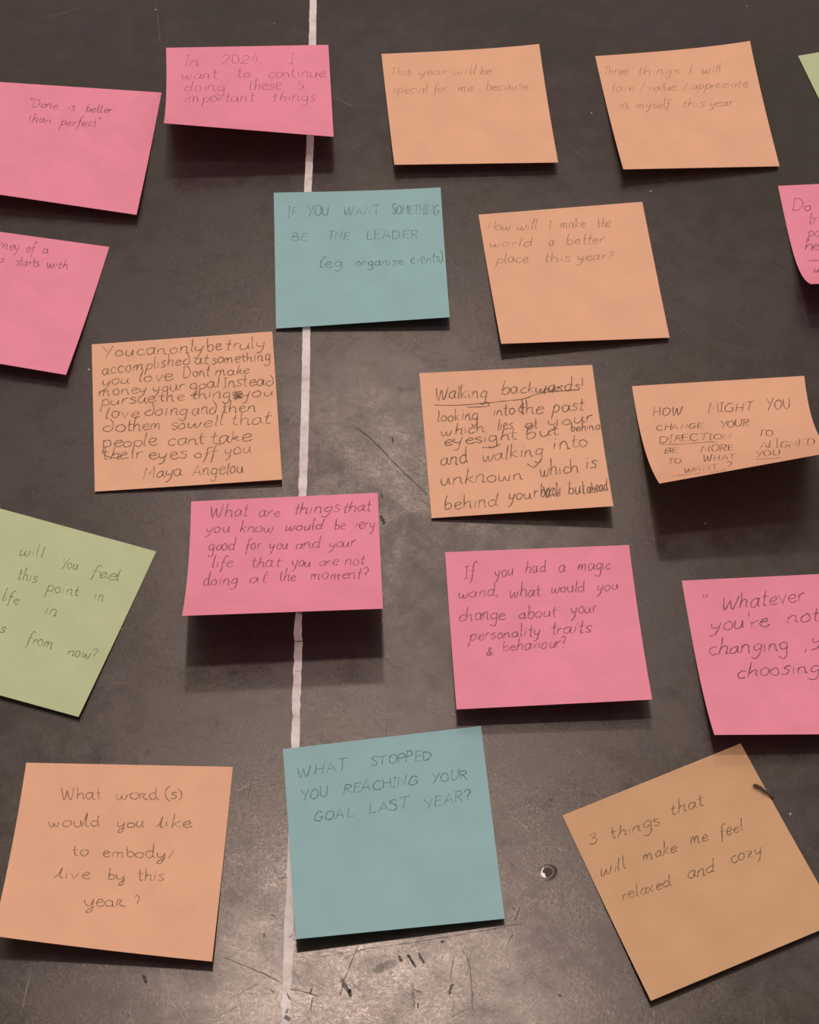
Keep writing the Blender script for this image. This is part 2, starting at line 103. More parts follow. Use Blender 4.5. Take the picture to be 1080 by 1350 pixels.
  words=[('3', 0.0508, 0.19, 0.1032, 0.1928, 0.0037, -0.0343), ('things', 0.1644, 0.2034, 0.4311, 0.2292, 0.0052, -0.0326), ('that', 0.4965, 0.2073, 0.6742, 0.2229, 0.0059, -0.0335), ('will', 0.0381, 0.3581, 0.1776, 0.3662, 0.0038, -0.033), ('make', 0.2647, 0.3648, 0.4475, 0.3883, 0.0067, -0.0329), ('me', 0.5209, 0.383, 0.6125, 0.3914, 0.0061, -0.033), ('feel', 0.6687, 0.4041, 0.7991, 0.4115, 0.0053, -0.0331), ('relaxed', 0.0844, 0.5096, 0.3439, 0.529, 0.0045, -0.0326), ('and', 0.4281, 0.5329, 0.568, 0.5495, 0.0068, -0.0325), ('cozy', 0.6574, 0.5449, 0.8272, 0.5545, 0.0053, -0.0327)],
  lines=[]),
]
LINE = [((-49.81, 331.95), (-46.4, 331.95)), ((-48.95, 299.35), (-45.53, 299.35)), ((-48.48, 267.91), (-45.05, 267.91)), ((-47.78, 203.48), (-44.4, 203.48)), ((-48.09, 175.31), (-44.63, 175.31)), ((-46.35, 92.05), (-43.0, 92.05)), ((-45.92, 67.47), (-42.49, 67.47)), ((-45.69, 28.18), (-42.23, 28.18)), ((-45.51, 7.41), (-42.25, 7.41)), ((-44.99, -46.77), (-42.44, -46.77)), ((-45.25, -55.02), (-42.27, -55.02)), ((-44.92, -61.82), (-41.89, -61.82)), ((-44.95, -71.9), (-41.83, -71.9)), ((-45.07, -83.49), (-41.87, -83.49)), ((-44.84, -93.26), (-41.77, -93.26)), ((-44.74, -106.09), (-41.64, -106.09)), ((-44.69, -129.5), (-41.64, -129.5)), ((-44.67, -147.67), (-41.61, -147.67)), ((-44.57, -165.35), (-41.38, -165.35)), ((-44.99, -176.87), (-41.56, -176.87)), ((-44.76, -188.2), (-41.58, -188.2)), ((-44.7, -199.33), (-41.7, -199.33)), ((-44.89, -206.19), (-41.83, -206.19)), ((-44.62, -210.27), (-41.83, -210.27)), ((-44.58, -231.6), (-41.45, -231.6))]
SCRATCHES_AND_MARKS = [([(-44.78, -60.47), (-41.83, -60.13)], 0.5, 0.6), ([(-44.6, -47.12), (-42.19, -47.81)], 0.9, 0.45), ([(-42.52, -207.55), (-43.26, -209.18)], 1.2, 0.5), ([(-41.81, -180.29), (-43.12, -181.43)], 0.4, 0.5), ([(-42.6, -73.57), (-44.36, -73.9)], 0.3, 0.35), ([(-43.24, -202.08), (-41.83, -204.28)], 0.7, 0.45), ([(-22.26, 42.09), (-15.84, 36.27), (-7.87, 26.27), (-1.57, 18.67), (7.15, 8.53)], 0.5, 0.6), ([(-7.29, 37.43), (-6.96, 34.33)], 0.6, 0.7), ([(-11.74, -1.84), (-10.79, -4.04), (-10.16, -5.88)], 1.3, 0.9), ([(-11.82, 9.28), (-10.87, 6.29)], 0.7, 0.4), ([(-32.36, -188.76), (-18.92, -186.23), (0.0, -183.41), (21.73, -179.72), (40.85, -176.02)], 0.22, 0.5), ([(-18.4, -184.26), (-20.21, -189.6), (-22.78, -196.57), (-24.54, -202.63)], 0.35, 0.5), ([(-24.12, -196.84), (-22.74, -199.33), (-20.83, -201.53)], 1.5, 0.55), ([(-21.11, -200.71), (-20.8, -203.18)], 1.6, 0.75), ([(-0.81, -187.64), (0.54, -189.88), (2.15, -192.4)], 0.9, 0.75), ([(3.24, -187.08), (4.31, -189.32), (5.38, -191.0)], 0.8, 0.6), ([(-3.78, -188.2), (-2.69, -190.44)], 1.4, 0.5), ([(11.65, -182.56), (11.92, -183.41)], 1.6, 0.7), ([(15.26, -198.5), (14.43, -200.43), (14.14, -202.36)], 0.8, 0.7), ([(18.92, -185.95), (20.75, -189.6), (21.49, -193.79), (21.93, -199.33), (22.06, -207.55)], 0.35, 0.45), ([(-12.35, -194.07), (-9.41, -192.12), (-4.31, -190.44)], 2.6, 0.22), ([(3.19, -205.37), (2.92, -207.55)], 0.7, 0.6), ([(1.07, -197.95), (1.59, -207.55)], 0.9, 0.2), ([(1.34, -200.43), (4.01, -201.53)], 0.5, 0.5), ([(-94.19, -195.18), (-93.53, -196.84), (-92.89, -198.23)], 1.1, 0.8), ([(-66.07, -188.76), (-59.2, -191.56), (-52.35, -194.62), (-46.89, -197.12)], 0.3, 0.55), ([(-52.36, -194.35), (-48.25, -196.57), (-44.97, -198.23)], 0.4, 0.5), ([(-42.22, -200.43), (-37.38, -201.53), (-32.01, -202.91)], 0.4, 0.5), ([(-34.48, -200.16), (-34.96, -202.08)], 0.8, 0.6), ([(-34.12, -203.73), (-34.52, -208.64)], 0.4, 0.5), ([(-43.49, -210.27), (-41.85, -211.62)], 1.8, 0.6), ([(-49.97, -172.57), (-48.02, -173.72)], 0.7, 0.4), ([(-52.14, -179.72), (-51.82, -181.14)], 0.8, 0.4), ([(-48.9, -200.71), (-47.51, -202.08)], 0.9, 0.45), ([(36.68, -169.4), (38.79, -172.0), (39.32, -172.57)], 0.3, 0.4), ([(37.89, -174.87), (39.37, -171.13), (39.95, -169.98)], 0.45, 0.5), ([(35.77, -182.56), (36.92, -180.29)], 0.5, 0.5), ([(52.56, -202.63), (53.61, -202.91)], 0.9, 0.6), ([(-13.36, 7.41), (-6.22, 8.16), (6.21, 5.55)], 0.2, 0.2), ([(131.13, -211.62), (132.65, -209.73)], 0.9, 0.5), ([(-124.6, 299.35), (-122.75, 288.75), (-120.38, 270.49)], 0.5, -0.12), ([(29.33, -142.57), (33.41, -147.07), (41.42, -158.04), (45.39, -163.02)], 0.25, -0.25), ([(37.81, -148.86), (44.4, -151.54), (47.7, -152.43)], 0.4, -0.2), ([(43.84, -168.25), (47.79, -172.57), (53.89, -176.87)], 0.25, -0.2), ([(36.25, -165.35), (37.77, -169.69)], 0.3, -0.3), ([(-58.17, -87.74), (-51.78, -87.41), (-48.89, -87.09)], 0.5, -0.25), ([(-115.06, -78.55), (-106.81, -79.21)], 0.5, -0.12), ([(5.8, -91.64), (14.48, -93.26)], 0.3, -0.25), ([(-11.64, -86.76), (-5.81, -89.04)], 0.3, -0.2), ([(-35.82, 233.6), (-31.46, 230.64), (-27.13, 227.69)], 0.5, -0.2), ([(-177.36, 287.69), (-169.43, 289.8), (-161.68, 294.03)], 1.2, -0.07), ([(-9.44, -67.89), (-5.88, -71.9)], 0.4, 0.35), ([(-5.89, -70.57), (-2.94, -70.9)], 0.4, -0.3)]  # the first few are dark marks across the white line
SPECKS = [(-124.11, 292.45, 0.8), (-65.59, 282.97, 0.6), (85.44, 223.28, 0.8), (109.95, 174.39, 0.9), (141.2, -133.48, 0.9), (165.12, 295.1, 0.6), (-137.25, 72.73, 1.0), (-113.16, -54.68, 0.5), (-11.2, -139.25, 0.5), (50.36, -78.55, 0.5), (120.15, -5.51, 0.5), (-82.45, 280.88, 0.5)]
DENT = (50.31, -156.56)
CRUMB = [(129.06, -122.8, 1.5), (132.18, -125.1, 1.8), (134.96, -127.1, 0.8)]

# ---------------------------------------------------------------- helpers
def srgb(r, g, b):
    f = lambda c: (c/255/12.92) if c/255 <= .04045 else ((c/255+.055)/1.055)**2.4
    return (f(r), f(g), f(b), 1)

def new_mat(name):
    m = bpy.data.materials.new(name); m.use_nodes = True
    nt = m.node_tree
    return m, nt, nt.nodes['Principled BSDF'], nt.nodes['Material Output']

def node(nt, kind, **kw):
    n = nt.nodes.new(kind)
    for k, v in kw.items(): setattr(n, k, v)
    return n

def noise(nt, scale, detail=4, rough=.6, vec=None, dist=0):
    n = node(nt, 'ShaderNodeTexNoise')
    n.inputs['Scale'].default_value = scale; n.inputs['Detail'].default_value = detail
    n.inputs['Roughness'].default_value = rough; n.inputs['Distortion'].default_value = dist
    if vec is not None: nt.links.new(vec, n.inputs['Vector'])
    return n.outputs['Fac']

def ramp(nt, fac, stops):
    r = node(nt, 'ShaderNodeValToRGB')
    e = r.color_ramp.elements
    while len(e) < len(stops): e.new(.5)
    for i, (p, c) in enumerate(stops): e[i].position = p; e[i].color = c
    nt.links.new(fac, r.inputs[0])
    return r.outputs['Color']

def g(v): return (v, v, v, 1)

def math_node(nt, op, a, b=None):
    n = node(nt, 'ShaderNodeMath', operation=op)
    for i, x in enumerate((a, b)):
        if x is None: continue
        if isinstance(x, (int, float)): n.inputs[i].default_value = x
        else: nt.links.new(x, n.inputs[i])
    return n.outputs[0]

def mesh_obj(name, verts, faces, mat, parent=None, smooth=False):
    me = bpy.data.meshes.new(name)
    me.from_pydata([tuple(v) for v in verts], [], faces); me.update()
    if smooth:
        for p in me.polygons: p.use_smooth = True
    o = bpy.data.objects.new(name, me); C.objects.link(o)
    if mat: me.materials.append(mat)
    if parent: o.parent = parent
    return o

def empty(name, loc, label, cat, group=None):
    o = bpy.data.objects.new(name, None); C.objects.link(o)
    o.location = loc; o['label'] = label; o['category'] = cat
    o.empty_display_size = .02
    if group: o['group'] = group
    return o

def box(name, x0, x1, y0, y1, z0, z1, mat, parent=None, bevel=0):
    v = [(x, y, z) for x in (x0, x1) for y in (y0, y1) for z in (z0, z1)]
    f = [(0,1,3,2),(4,6,7,5),(0,4,5,1),(2,3,7,6),(0,2,6,4),(1,5,7,3)]
    o = mesh_obj(name, v, f, mat, parent)
    if bevel:
        b = o.modifiers.new('bevel', 'BEVEL'); b.width = bevel; b.segments = 3
    return o

# ---------------------------------------------------------------- materials
def table_material():
    m, nt, bs, out = new_mat('dark_scuffed_lacquer')
    tc = node(nt, 'ShaderNodeTexCoord').outputs['Object']
    # worn colour, mottled grey-brown
    n1 = noise(nt, 7, 5, .6, tc); n2 = noise(nt, 45, 4, .65, tc); n3 = noise(nt, 420, 3, .7, tc)
    a = math_node(nt, 'ADD', math_node(nt, 'MULTIPLY', n1, .5), math_node(nt, 'MULTIPLY', n2, .3))
    a = math_node(nt, 'ADD', a, math_node(nt, 'MULTIPLY', n3, .2))
    col = ramp(nt, a, [(.38, (.010, .0115, .008, 1)), (.47, (.018, .0135, .011, 1)), (.54, (.015, .011, .015, 1)), (.64, (.028, .020, .019, 1))])
    nt.links.new(col, bs.inputs['Base Color'])
    # roughness: polished and rubbed patches
    rr = math_node(nt, 'ADD', math_node(nt, 'MULTIPLY', n1, .5), math_node(nt, 'ADD', math_node(nt, 'MULTIPLY', noise(nt, 75, 5, .7, tc), .38), math_node(nt, 'MULTIPLY', noise(nt, 520, 4, .7, tc, 2.0), .12)))
    rough = ramp(nt, rr, [(.40, g(.17)), (.5, g(.26)), (.61, g(.39))])
    nt.links.new(rough, bs.inputs['Roughness'])
    bs.inputs['IOR'].default_value = 1.56
    bs.inputs['Coat Weight'].default_value = 0.0
    bs.inputs['Specular Tint'].default_value = (1, .84, .76, 1)
    # relief: orange-peel, small dents, fine scratches in several directions
    h = math_node(nt, 'MULTIPLY', noise(nt, 650, 5, .75, tc, 2.5), .8)
    h = math_node(nt, 'ADD', h, math_node(nt, 'MULTIPLY', noise(nt, 60, 3, .6, tc), .7))
    for k, (ang, sx, sy, lo) in enumerate(((.5, 30, 900, .75), (-.75, 24, 800, .76), (1.45, 34, 860, .76), (2.3, 50, 980, .74))):
        mp = node(nt, 'ShaderNodeMapping')
        mp.vector_type = 'TEXTURE'
        mp.inputs['Rotation'].default_value = (0, 0, ang); mp.inputs['Scale'].default_value = (1/sx, 1/sy, 1)
        mp.inputs['Location'].default_value = (k*3.1, k*7.7, 0)
        nt.links.new(tc, mp.inputs['Vector'])
        s = ramp(nt, noise(nt, 1.0, 2, .4, mp.outputs['Vector'], .25), [(lo-.02, g(0)), (lo+.03, g(1))])
        h = math_node(nt, 'SUBTRACT', h, math_node(nt, 'MULTIPLY', s, .45))
    bp = node(nt, 'ShaderNodeBump')
    bp.inputs['Strength'].default_value = .14; bp.inputs['Distance'].default_value = .00035
    nt.links.new(h, bp.inputs['Height']); nt.links.new(bp.outputs[0], bs.inputs['Normal'])
    return m

def line_material():
    m, nt, bs, out = new_mat('worn_white_line_paint')
    tc = node(nt, 'ShaderNodeTexCoord').outputs['Object']
    n1 = noise(nt, 120, 5, .7, tc)
    col = ramp(nt, n1, [(.30, (.40, .33, .31, 1)), (.5, (.56, .50, .49, 1)), (.7, (.66, .60, .60, 1))])
    nt.links.new(col, bs.inputs['Base Color'])
    bs.inputs['Roughness'].default_value = .5
    return m

def paper_material(name, col, under):
    m, nt, bs, out = new_mat(name)
    tc = node(nt, 'ShaderNodeTexCoord').outputs['Object']
    n = noise(nt, 60, 4, .6, tc)
    lo = tuple(c*.96 for c in col[:3]) + (1,); hi = tuple(min(1, c*1.04) for c in col[:3]) + (1,)
    c = ramp(nt, n, [(.35, lo), (.65, hi)])
    nt.links.new(c, bs.inputs['Base Color'])
    bs.inputs['Roughness'].default_value = .75
    bs.inputs['Specular IOR Level'].default_value = .25
    bp = node(nt, 'ShaderNodeBump'); bp.inputs['Strength'].default_value = .12; bp.inputs['Distance'].default_value = .0001
    nt.links.new(noise(nt, 1500, 3, .6, tc), bp.inputs['Height']); nt.links.new(bp.outputs[0], bs.inputs['Normal'])
    tr = node(nt, 'ShaderNodeBsdfTranslucent'); tr.inputs['Color'].default_value = under
    mx = node(nt, 'ShaderNodeMixShader'); mx.inputs[0].default_value = .24
    nt.links.new(bs.outputs[0], mx.inputs[1]); nt.links.new(tr.outputs[0], mx.inputs[2])
    nt.links.new(mx.outputs[0], out.inputs['Surface'])
    return m

def ink_material(name, col, alpha):
    m, nt, bs, out = new_mat(name)
    tc = node(nt, 'ShaderNodeTexCoord').outputs['Object']
    n = noise(nt, 160, 3, .6, tc)
    a = ramp(nt, n, [(.32, g(alpha*.55)), (.62, g(min(1, alpha*1.2)))])
    bs.inputs['Base Color'].default_value = col
    bs.inputs['Roughness'].default_value = .6
    tp = node(nt, 'ShaderNodeBsdfTransparent')
    mx = node(nt, 'ShaderNodeMixShader')
    nt.links.new(a, mx.inputs[0]); nt.links.new(tp.outputs[0], mx.inputs[1]); nt.links.new(bs.outputs[0], mx.inputs[2])
    nt.links.new(mx.outputs[0], out.inputs['Surface'])
    return m

def plain(name, col, rough=.6, metal=0):
    m, nt, bs, out = new_mat(name)
    tc = node(nt, 'ShaderNodeTexCoord').outputs['Object']
    c = ramp(nt, noise(nt, 30, 4, .6, tc), [(.3, tuple(x*.8 for x in col[:3])+(1,)), (.7, col)])
    nt.links.new(c, bs.inputs['Base Color'])
    bs.inputs['Roughness'].default_value = rough; bs.inputs['Metallic'].default_value = metal
    return m

PAPER = {
 'pink':   ((.83, .30, .41, 1), (.9, .33, .44, 1)),
 'orange': ((.78, .46, .30, 1), (.9, .5, .33, 1)),
 'dim_orange':  ((.63, .39, .22, 1), (.8, .48, .28, 1)),  # orange paper again, darkened in its colour for light falling off near the bottom
 'blue':   ((.31, .50, .52, 1), (.35, .6, .6, 1)),
 'green':  ((.53, .58, .35, 1), (.6, .64, .4, 1)),
}
paper = {k: paper_material(k + '_paper', a, b) for k, (a, b) in PAPER.items()}
INK = {'pink': (.13, .035, .06, 1), 'orange': (.11, .055, .03, 1), 'dim_orange': (.12, .06, .03, 1), 'blue': (.06, .09, .10, 1), 'green': (.10, .10, .05, 1)}
mat_table = table_material()
mat_line = line_material()

# ---------------------------------------------------------------- single-stroke handwriting alphabet (x-height 100, '|' separates strokes, '=' marks straight strokes)
G = {
'a': (96, '74,82 50,98 16,72 14,26 40,2 64,24 76,86|76,96 74,30 96,4'),
'b': (88, '18,195 16,100 16,6|16,60 44,96 74,70 72,22 44,0 16,18'),
'c': (80, '72,80 48,98 16,70 16,24 44,0 76,18'),
'd': (96, '74,78 48,96 16,70 16,22 44,2 72,30|82,196 76,100 76,26 94,2'),
'e': (84, '16,48 44,54 72,68 56,98 26,86 12,44 32,4 60,4 82,22'),
'f': (70, '78,178 58,200 38,170 34,90 28,-40 14,-70|=8,92 64,98'),
'g': (92, '74,80 46,98 16,70 20,26 48,12 74,40|76,94 76,10 70,-66 40,-90 12,-62'),
'h': (92, '18,198 16,100 14,2|14,50 40,92 66,86 70,40 74,4 88,6'),
'i': (44, '=22,96 20,4|=26,136 28,142'),
'j': (44, '26,96 26,0 18,-70 -6,-78|=28,136 30,142'),
'k': (86, '18,198 16,100 14,0|=70,96 16,46|=26,52 78,2'),
'l': (42, '22,198 18,100 18,16 36,2'),
'm': (134, '14,94 14,2|14,50 32,92 52,88 58,2|58,50 78,92 98,86 104,10 122,2'),
'n': (92, '14,94 14,2|14,50 38,94 64,86 68,30 74,2 88,6'),
'o': (86, '52,98 18,76 14,28 42,0 72,26 70,76 46,98'),
'p': (88, '18,92 16,0 8,-92|16,64 44,98 74,72 70,22 44,2 16,20'),
'q': (90, '74,80 46,98 16,70 20,26 48,12 74,40|=76,94 76,-90'),
'r': (66, '14,94 16,4|14,50 34,88 60,92'),
's': (72, '66,84 42,98 18,78 40,54 64,30 44,2 10,10'),
't': (64, '30,168 28,80 32,8 58,6|=4,98 60,104'),
'u': (92, '14,94 14,26 36,2 62,22 72,94|72,94 74,20 90,2'),
'v': (80, '=12,94 38,2 68,96'),
'w': (120, '12,92 20,10 44,6 60,70|60,70 66,8 92,8 106,94'),
'x': (84, '=12,92 72,2|=70,96 10,0'),
'y': (88, '14,94 18,36 40,22 66,44|76,96 66,10 48,-60 14,-84'),
'z': (82, '=12,90 70,92 14,4 76,8|=22,48 62,50'),
'A': (120, '=10,0 56,172 102,0|=26,60 88,64'),
'B': (104, '=18,0 18,170|18,170 72,160 68,100 20,90 84,78 80,16 18,0'),
'C': (108, '96,140 56,170 14,110 20,24 60,0 98,20'),
'D': (120, '=18,4 16,168|10,166 70,160 104,96 80,20 14,2'),
'E': (98, '=86,166 18,164 16,4 88,6|=18,88 74,92'),
'F': (92, '=18,0 18,168 86,170|=18,88 70,90'),
'G': (116, '96,140 56,170 14,110 20,24 60,0 96,30 96,74|=60,76 104,78'),
'H': (116, '=18,168 16,0|=96,172 94,0|=16,82 96,88'),
'I': (52, '=26,170 24,0|=6,168 48,172|=4,2 46,2'),
'L': (90, '=20,168 16,4 82,6'),
'M': (134, '=14,0 24,166 64,50 104,168 116,0'),
'N': (118, '=16,0 18,166 92,6 98,170'),
'O': (120, '60,170 20,130 16,40 58,0 100,40 98,130 56,170'),
'P': (100, '=18,0 18,166|14,168 80,160 82,100 20,82'),
'R': (106, '=18,0 18,166|14,168 76,160 78,104 20,88|=40,88 92,0'),
'S': (94, '84,150 50,170 18,134 48,92 82,48 56,2 10,16'),
'T': (104, '=52,168 48,0|=4,166 100,172'),
'U': (114, '16,168 18,40 56,0 94,44 98,170'),
'V': (104, '=10,170 50,2 94,172'),
'W': (156, '12,166 26,20 44,4 74,130|74,130 88,8 112,14 142,172'),
'Y': (108, '=10,170 52,86|=100,174 40,-10'),
'2': (96, '12,136 46,172 78,134 50,60 12,4|=12,4 88,8'),
'0': (90, '46,168 14,120 18,36 46,0 76,46 72,130 46,168'),
'4': (94, '=44,168 14,60 84,64|=70,150 64,0'),
'5': (84, '=74,168 24,166 20,100|20,100 60,104 74,50 48,4 12,12'),
'3': (84, '14,152 48,170 66,136 34,96|34,96 72,70 66,14 34,0 10,16'),
'?': (70, '8,136 36,172 62,136 44,84 34,50|=34,8 36,2'),
'!': (36, '=22,178 18,50|=16,8 18,2'),
'.': (34, '=12,6 16,2'),
',': (36, '=22,22 12,-24'),
'/': (70, '=66,172 10,-14'),
'(': (50, '46,186 16,130 14,40 42,-20'),
')': (50, '10,186 38,130 40,40 12,-20'),
"'": (30, '=16,190 14,140'),
'"': (60, '=16,186 20,140|=40,190 42,144'),
'&': (90, '78,60 40,0 12,30 58,120 40,150 28,110 84,0'),
}
# letter forms peculiar to single writers
REV = {'d': (98, '50,190 86,120 82,30 50,0 16,26 28,70 66,84'), 'k': (84, '18,190 14,0|12,50 42,92 60,70 20,50|=30,50 76,4')}
ROUND = {'r': (84, '12,10 14,90 50,92 34,50 54,6 82,4'), 'g': G['g'],
         'l': (56, '-14,20 14,70 34,180 24,60 26,8 46,6'), 'o': (100, '54,92 18,76 16,26 46,2 82,22 84,74 52,92'),
         'a': (104, '78,82 48,98 14,66 20,16 50,4 76,34 80,92|80,92 80,10 104,2'),
         'y': (100, '12,94 20,26 50,12 78,60|84,96 78,-20 58,-84 24,-80 40,-40 96,4')}

def smooth(pts, n=5):
    if len(pts) < 3: return pts
    out = []
    for i in range(len(pts)-1):
        p0 = pts[max(i-1, 0)]; p1 = pts[i]; p2 = pts[i+1]; p3 = pts[min(i+2, len(pts)-1)]
        for k in range(n):
            t = k/n
            out.append(tuple(.5*((2*b) + (-a+c)*t + (2*a-5*b+4*c-d)*t*t + (-a+3*b-3*c+d)*t**3) for a, b, c, d in zip(p0, p1, p2, p3)))
    out.append(pts[-1])
    return out

def word_strokes(text, rnd, slant, style):
    """strokes in units: x in 0..1 over the word, y in x-heights"""
    items = []; x = 0
    for ch in text:
        tbl = REV if style == 'rev' and ch in REV else ROUND if style == 'round' and ch in ROUND else G
        w, s = tbl[ch]
        jx = rnd.uniform(-5, 5); jy = rnd.uniform(-7, 7); sc = rnd.uniform(.84, 1.14); sl = slant + rnd.uniform(-.07, .07)
        for st in s.split('|'):
            straight = st.startswith('=')
            pts = [tuple(float(q) for q in p.split(',')) for p in st.lstrip('=').split()]
            pts = [(a + rnd.uniform(-6, 6), b + rnd.uniform(-7, 7)) for a, b in pts]
            if not straight: pts = smooth(pts, 4)
            items.append([(x + jx + a + sl*b, (jy + b*sc)/100) for a, b in pts])
        x += w*rnd.uniform(.94, 1.06)
    return [[(a/x, b) for a, b in st] for st in items]

# ---------------------------------------------------------------- sticky notes
PAPER_T = .16
def surface(n):
    (ax, ay, _), (bx, by, _), (cx, cy, hr), (dx, dy, hl) = n['g']
    p = n['p']; trc = n['trc']; bow = n['bow']
    def f(u, v, off=0.0):
        vv = max(v, 0.0)
        x = (ax*(1-u)+bx*u)*(1-v) + (dx*(1-u)+cx*u)*v
        y = (ay*(1-u)+by*u)*(1-v) + (dy*(1-u)+cy*u)*v
        z = .3 + (hl*(1-u)+hr*u)*vv**p + trc*max(u, 0)**3*(1-v)**3 + bow*4*u*(1-u)*vv**p
        return Vector((x, y, z+off))
    return f

def normal_at(f, u, v):
    e = 1e-3
    a = f(u+e, v) - f(u-e, v); b = f(u, v+e) - f(u, v-e)
    nn = b.cross(a); 
    if nn.z < 0: nn.negate()
    return nn.normalized()

def ribbon(f, pts, w, verts, faces, rnd, base, lift):
    """a flat pen stroke of width w mm laid along pts (u, v) on the paper"""
    P = []
    for u, v in pts:
        if not (.004 < u < .996 and .004 < v < .996):
            if len(P) > 1: emit(P, w, verts, faces, rnd, base)
            P = []; continue
        nn = normal_at(f, u, v)
        P.append((f(u, v) + nn*lift, nn))
    if len(P) > 1: emit(P, w, verts, faces, rnd, base)

def emit(P, w, verts, faces, rnd, base):
    k = len(P); s = len(verts)
    ph = rnd.uniform(0, 6)
    for i, (q, nn) in enumerate(P):
        t = (P[min(i+1, k-1)][0] - P[max(i-1, 0)][0])
        if t.length < 1e-6: t = Vector((1, 0, 0))
        sd = nn.cross(t).normalized()
        ww = w*.5*(1 + .22*math.sin(ph + i*1.3))
        if i in (0, k-1): ww *= .7
        verts.append((q + sd*ww - base)*MM); verts.append((q - sd*ww - base)*MM)
    for i in range(k-1):
        faces.append((s+2*i, s+2*i+1, s+2*i+3, s+2*i+2))

def build_note(n, idx):
    rnd = random.Random(100 + idx)
    f = surface(n)
    base = f(.5, 0); base.z = 0
    root = empty('sticky_note', base*MM, n['label'], 'sticky note')
    K = 28; verts = []; faces = []
    for side in (1, 0):
        for j in range(K+1):
            for i in range(K+1):
                u, v = i/K, j/K
                nn = normal_at(f, u, max(v, .002))
                q = f(u, v) - (Vector((0, 0, 0)) if side else nn*PAPER_T)
                verts.append((q - base)*MM)
    M = (K+1)**2
    for j in range(K):
        for i in range(K):
            a = j*(K+1)+i
            faces.append((a, a+K+1, a+K+2, a+1)); faces.append((M+a, M+a+1, M+a+K+2, M+a+K+1))
    for i in range(K):
        a, b = i, i+1; faces.append((a, b, M+b, M+a))
        a, b = K*(K+1)+i, K*(K+1)+i+1; faces.append((a, M+a, M+b, b))
        a, b = i*(K+1), (i+1)*(K+1); faces.append((a, M+a, M+b, b))
        a, b = i*(K+1)+K, (i+1)*(K+1)+K; faces.append((a, b, M+b, M+a))
    sheet = mesh_obj('paper_sheet', verts, faces, paper[n['col']], root)
    for p in sheet.data.polygons: p.use_smooth = p.index < 2*K*K
    es = sheet.modifiers.new('edges', 'EDGE_SPLIT'); es.split_angle = math.radians(45)
    if n['words']:
        verts = []; faces = []; lift = .05
        for (t, ax, ay, bx, by, ux, uy) in n['words']:
            for st in word_strokes(t, rnd, n['slant'], n['style']):
                pts = [(ax + (bx-ax)*a + ux*b, ay + (by-ay)*a + uy*b) for a, b in st]
                lift = .05 + rnd.uniform(0, .03)
                ribbon(f, pts, n['w'], verts, faces, rnd, base, lift)
        for l in n['lines']:
            ribbon(f, smooth(l, 6), n['w'], verts, faces, rnd, base, .09)
        mesh_obj('handwriting', verts, faces, ink_material('pen_on_' + n['col'], INK[n['col']], n['ink']), root)
    return root

# ---------------------------------------------------------------- the setting and the table
floor = box('floor', -3, 3, -3, 3, -.80, -.76, plain('floor_boards', (.10, .07, .055, 1), .6))
floor['kind'] = 'structure'

table = empty('table', (0, 0, -.76), 'dark scuffed table top with a thin white line, lying under all the sticky notes', 'table')
def on_table(o): o.location.z = .76; return o
top = on_table(box('tabletop', -.80, .72, -.40, .97, -.022, 0, mat_table, table, .002))
metal = plain('black_painted_steel', (.03, .03, .03, 1), .4, .6)
for nm, a in (('apron', (-.78, .70, -.38, -.36, -.075, -.022)), ('apron', (-.78, .70, .93, .95, -.075, -.022)),
              ('apron', (-.78, -.76, -.36, .93, -.075, -.022)), ('apron', (.68, .70, -.36, .93, -.075, -.022))):
    on_table(box(nm, *a, metal, table, .003))
for x in (-.72, .62):
    for y in (-.30, .84):
        on_table(box('leg', x, x+.04, y, y+.04, -.76, -.022, metal, table, .004))

# centre line: jagged-edged strip of white paint
def lerp(a, b, t): return a + (b-a)*t
rnd = random.Random(5)
rows = []
pts = [(Vector((a[0], a[1], 0)), Vector((b[0], b[1], 0))) for a, b in LINE]
far_dir = (pts[0][0] - pts[3][0]).normalized()
pts = [(pts[0][0] + far_dir*640, pts[0][1] + far_dir*640)] + pts
near_dir = Vector((0, -1, 0)); 
pts = pts + [(pts[-1][0] + near_dir*125, pts[-1][1] + near_dir*125)]
for i in range(len(pts)-1):
    (a0, b0), (a1, b1) = pts[i], pts[i+1]
    n = max(2, int((a1-a0).length/2.2))
    for k in range(n):
        t = k/n; a = a0.lerp(a1, t); b = b0.lerp(b1, t)
        j = .10 if a.y > 20 else .22
        a.x += rnd.gauss(0, j*.6); b.x += rnd.gauss(0, j*.6)
        rows.append((a, b))
verts = []; faces = []
for a, b in rows:
    for q, z in ((a, 0), (a, .08), (b, .08), (b, 0)): verts.append((q.x*MM, q.y*MM, z*MM))
for i in range(len(rows)-1):
    for k in range(3):
        s = 4*i+k; faces.append((s, s+1, s+5, s+4))
faces = [f for f in faces]
on_table(mesh_obj('center_line', verts, faces, mat_line, table))

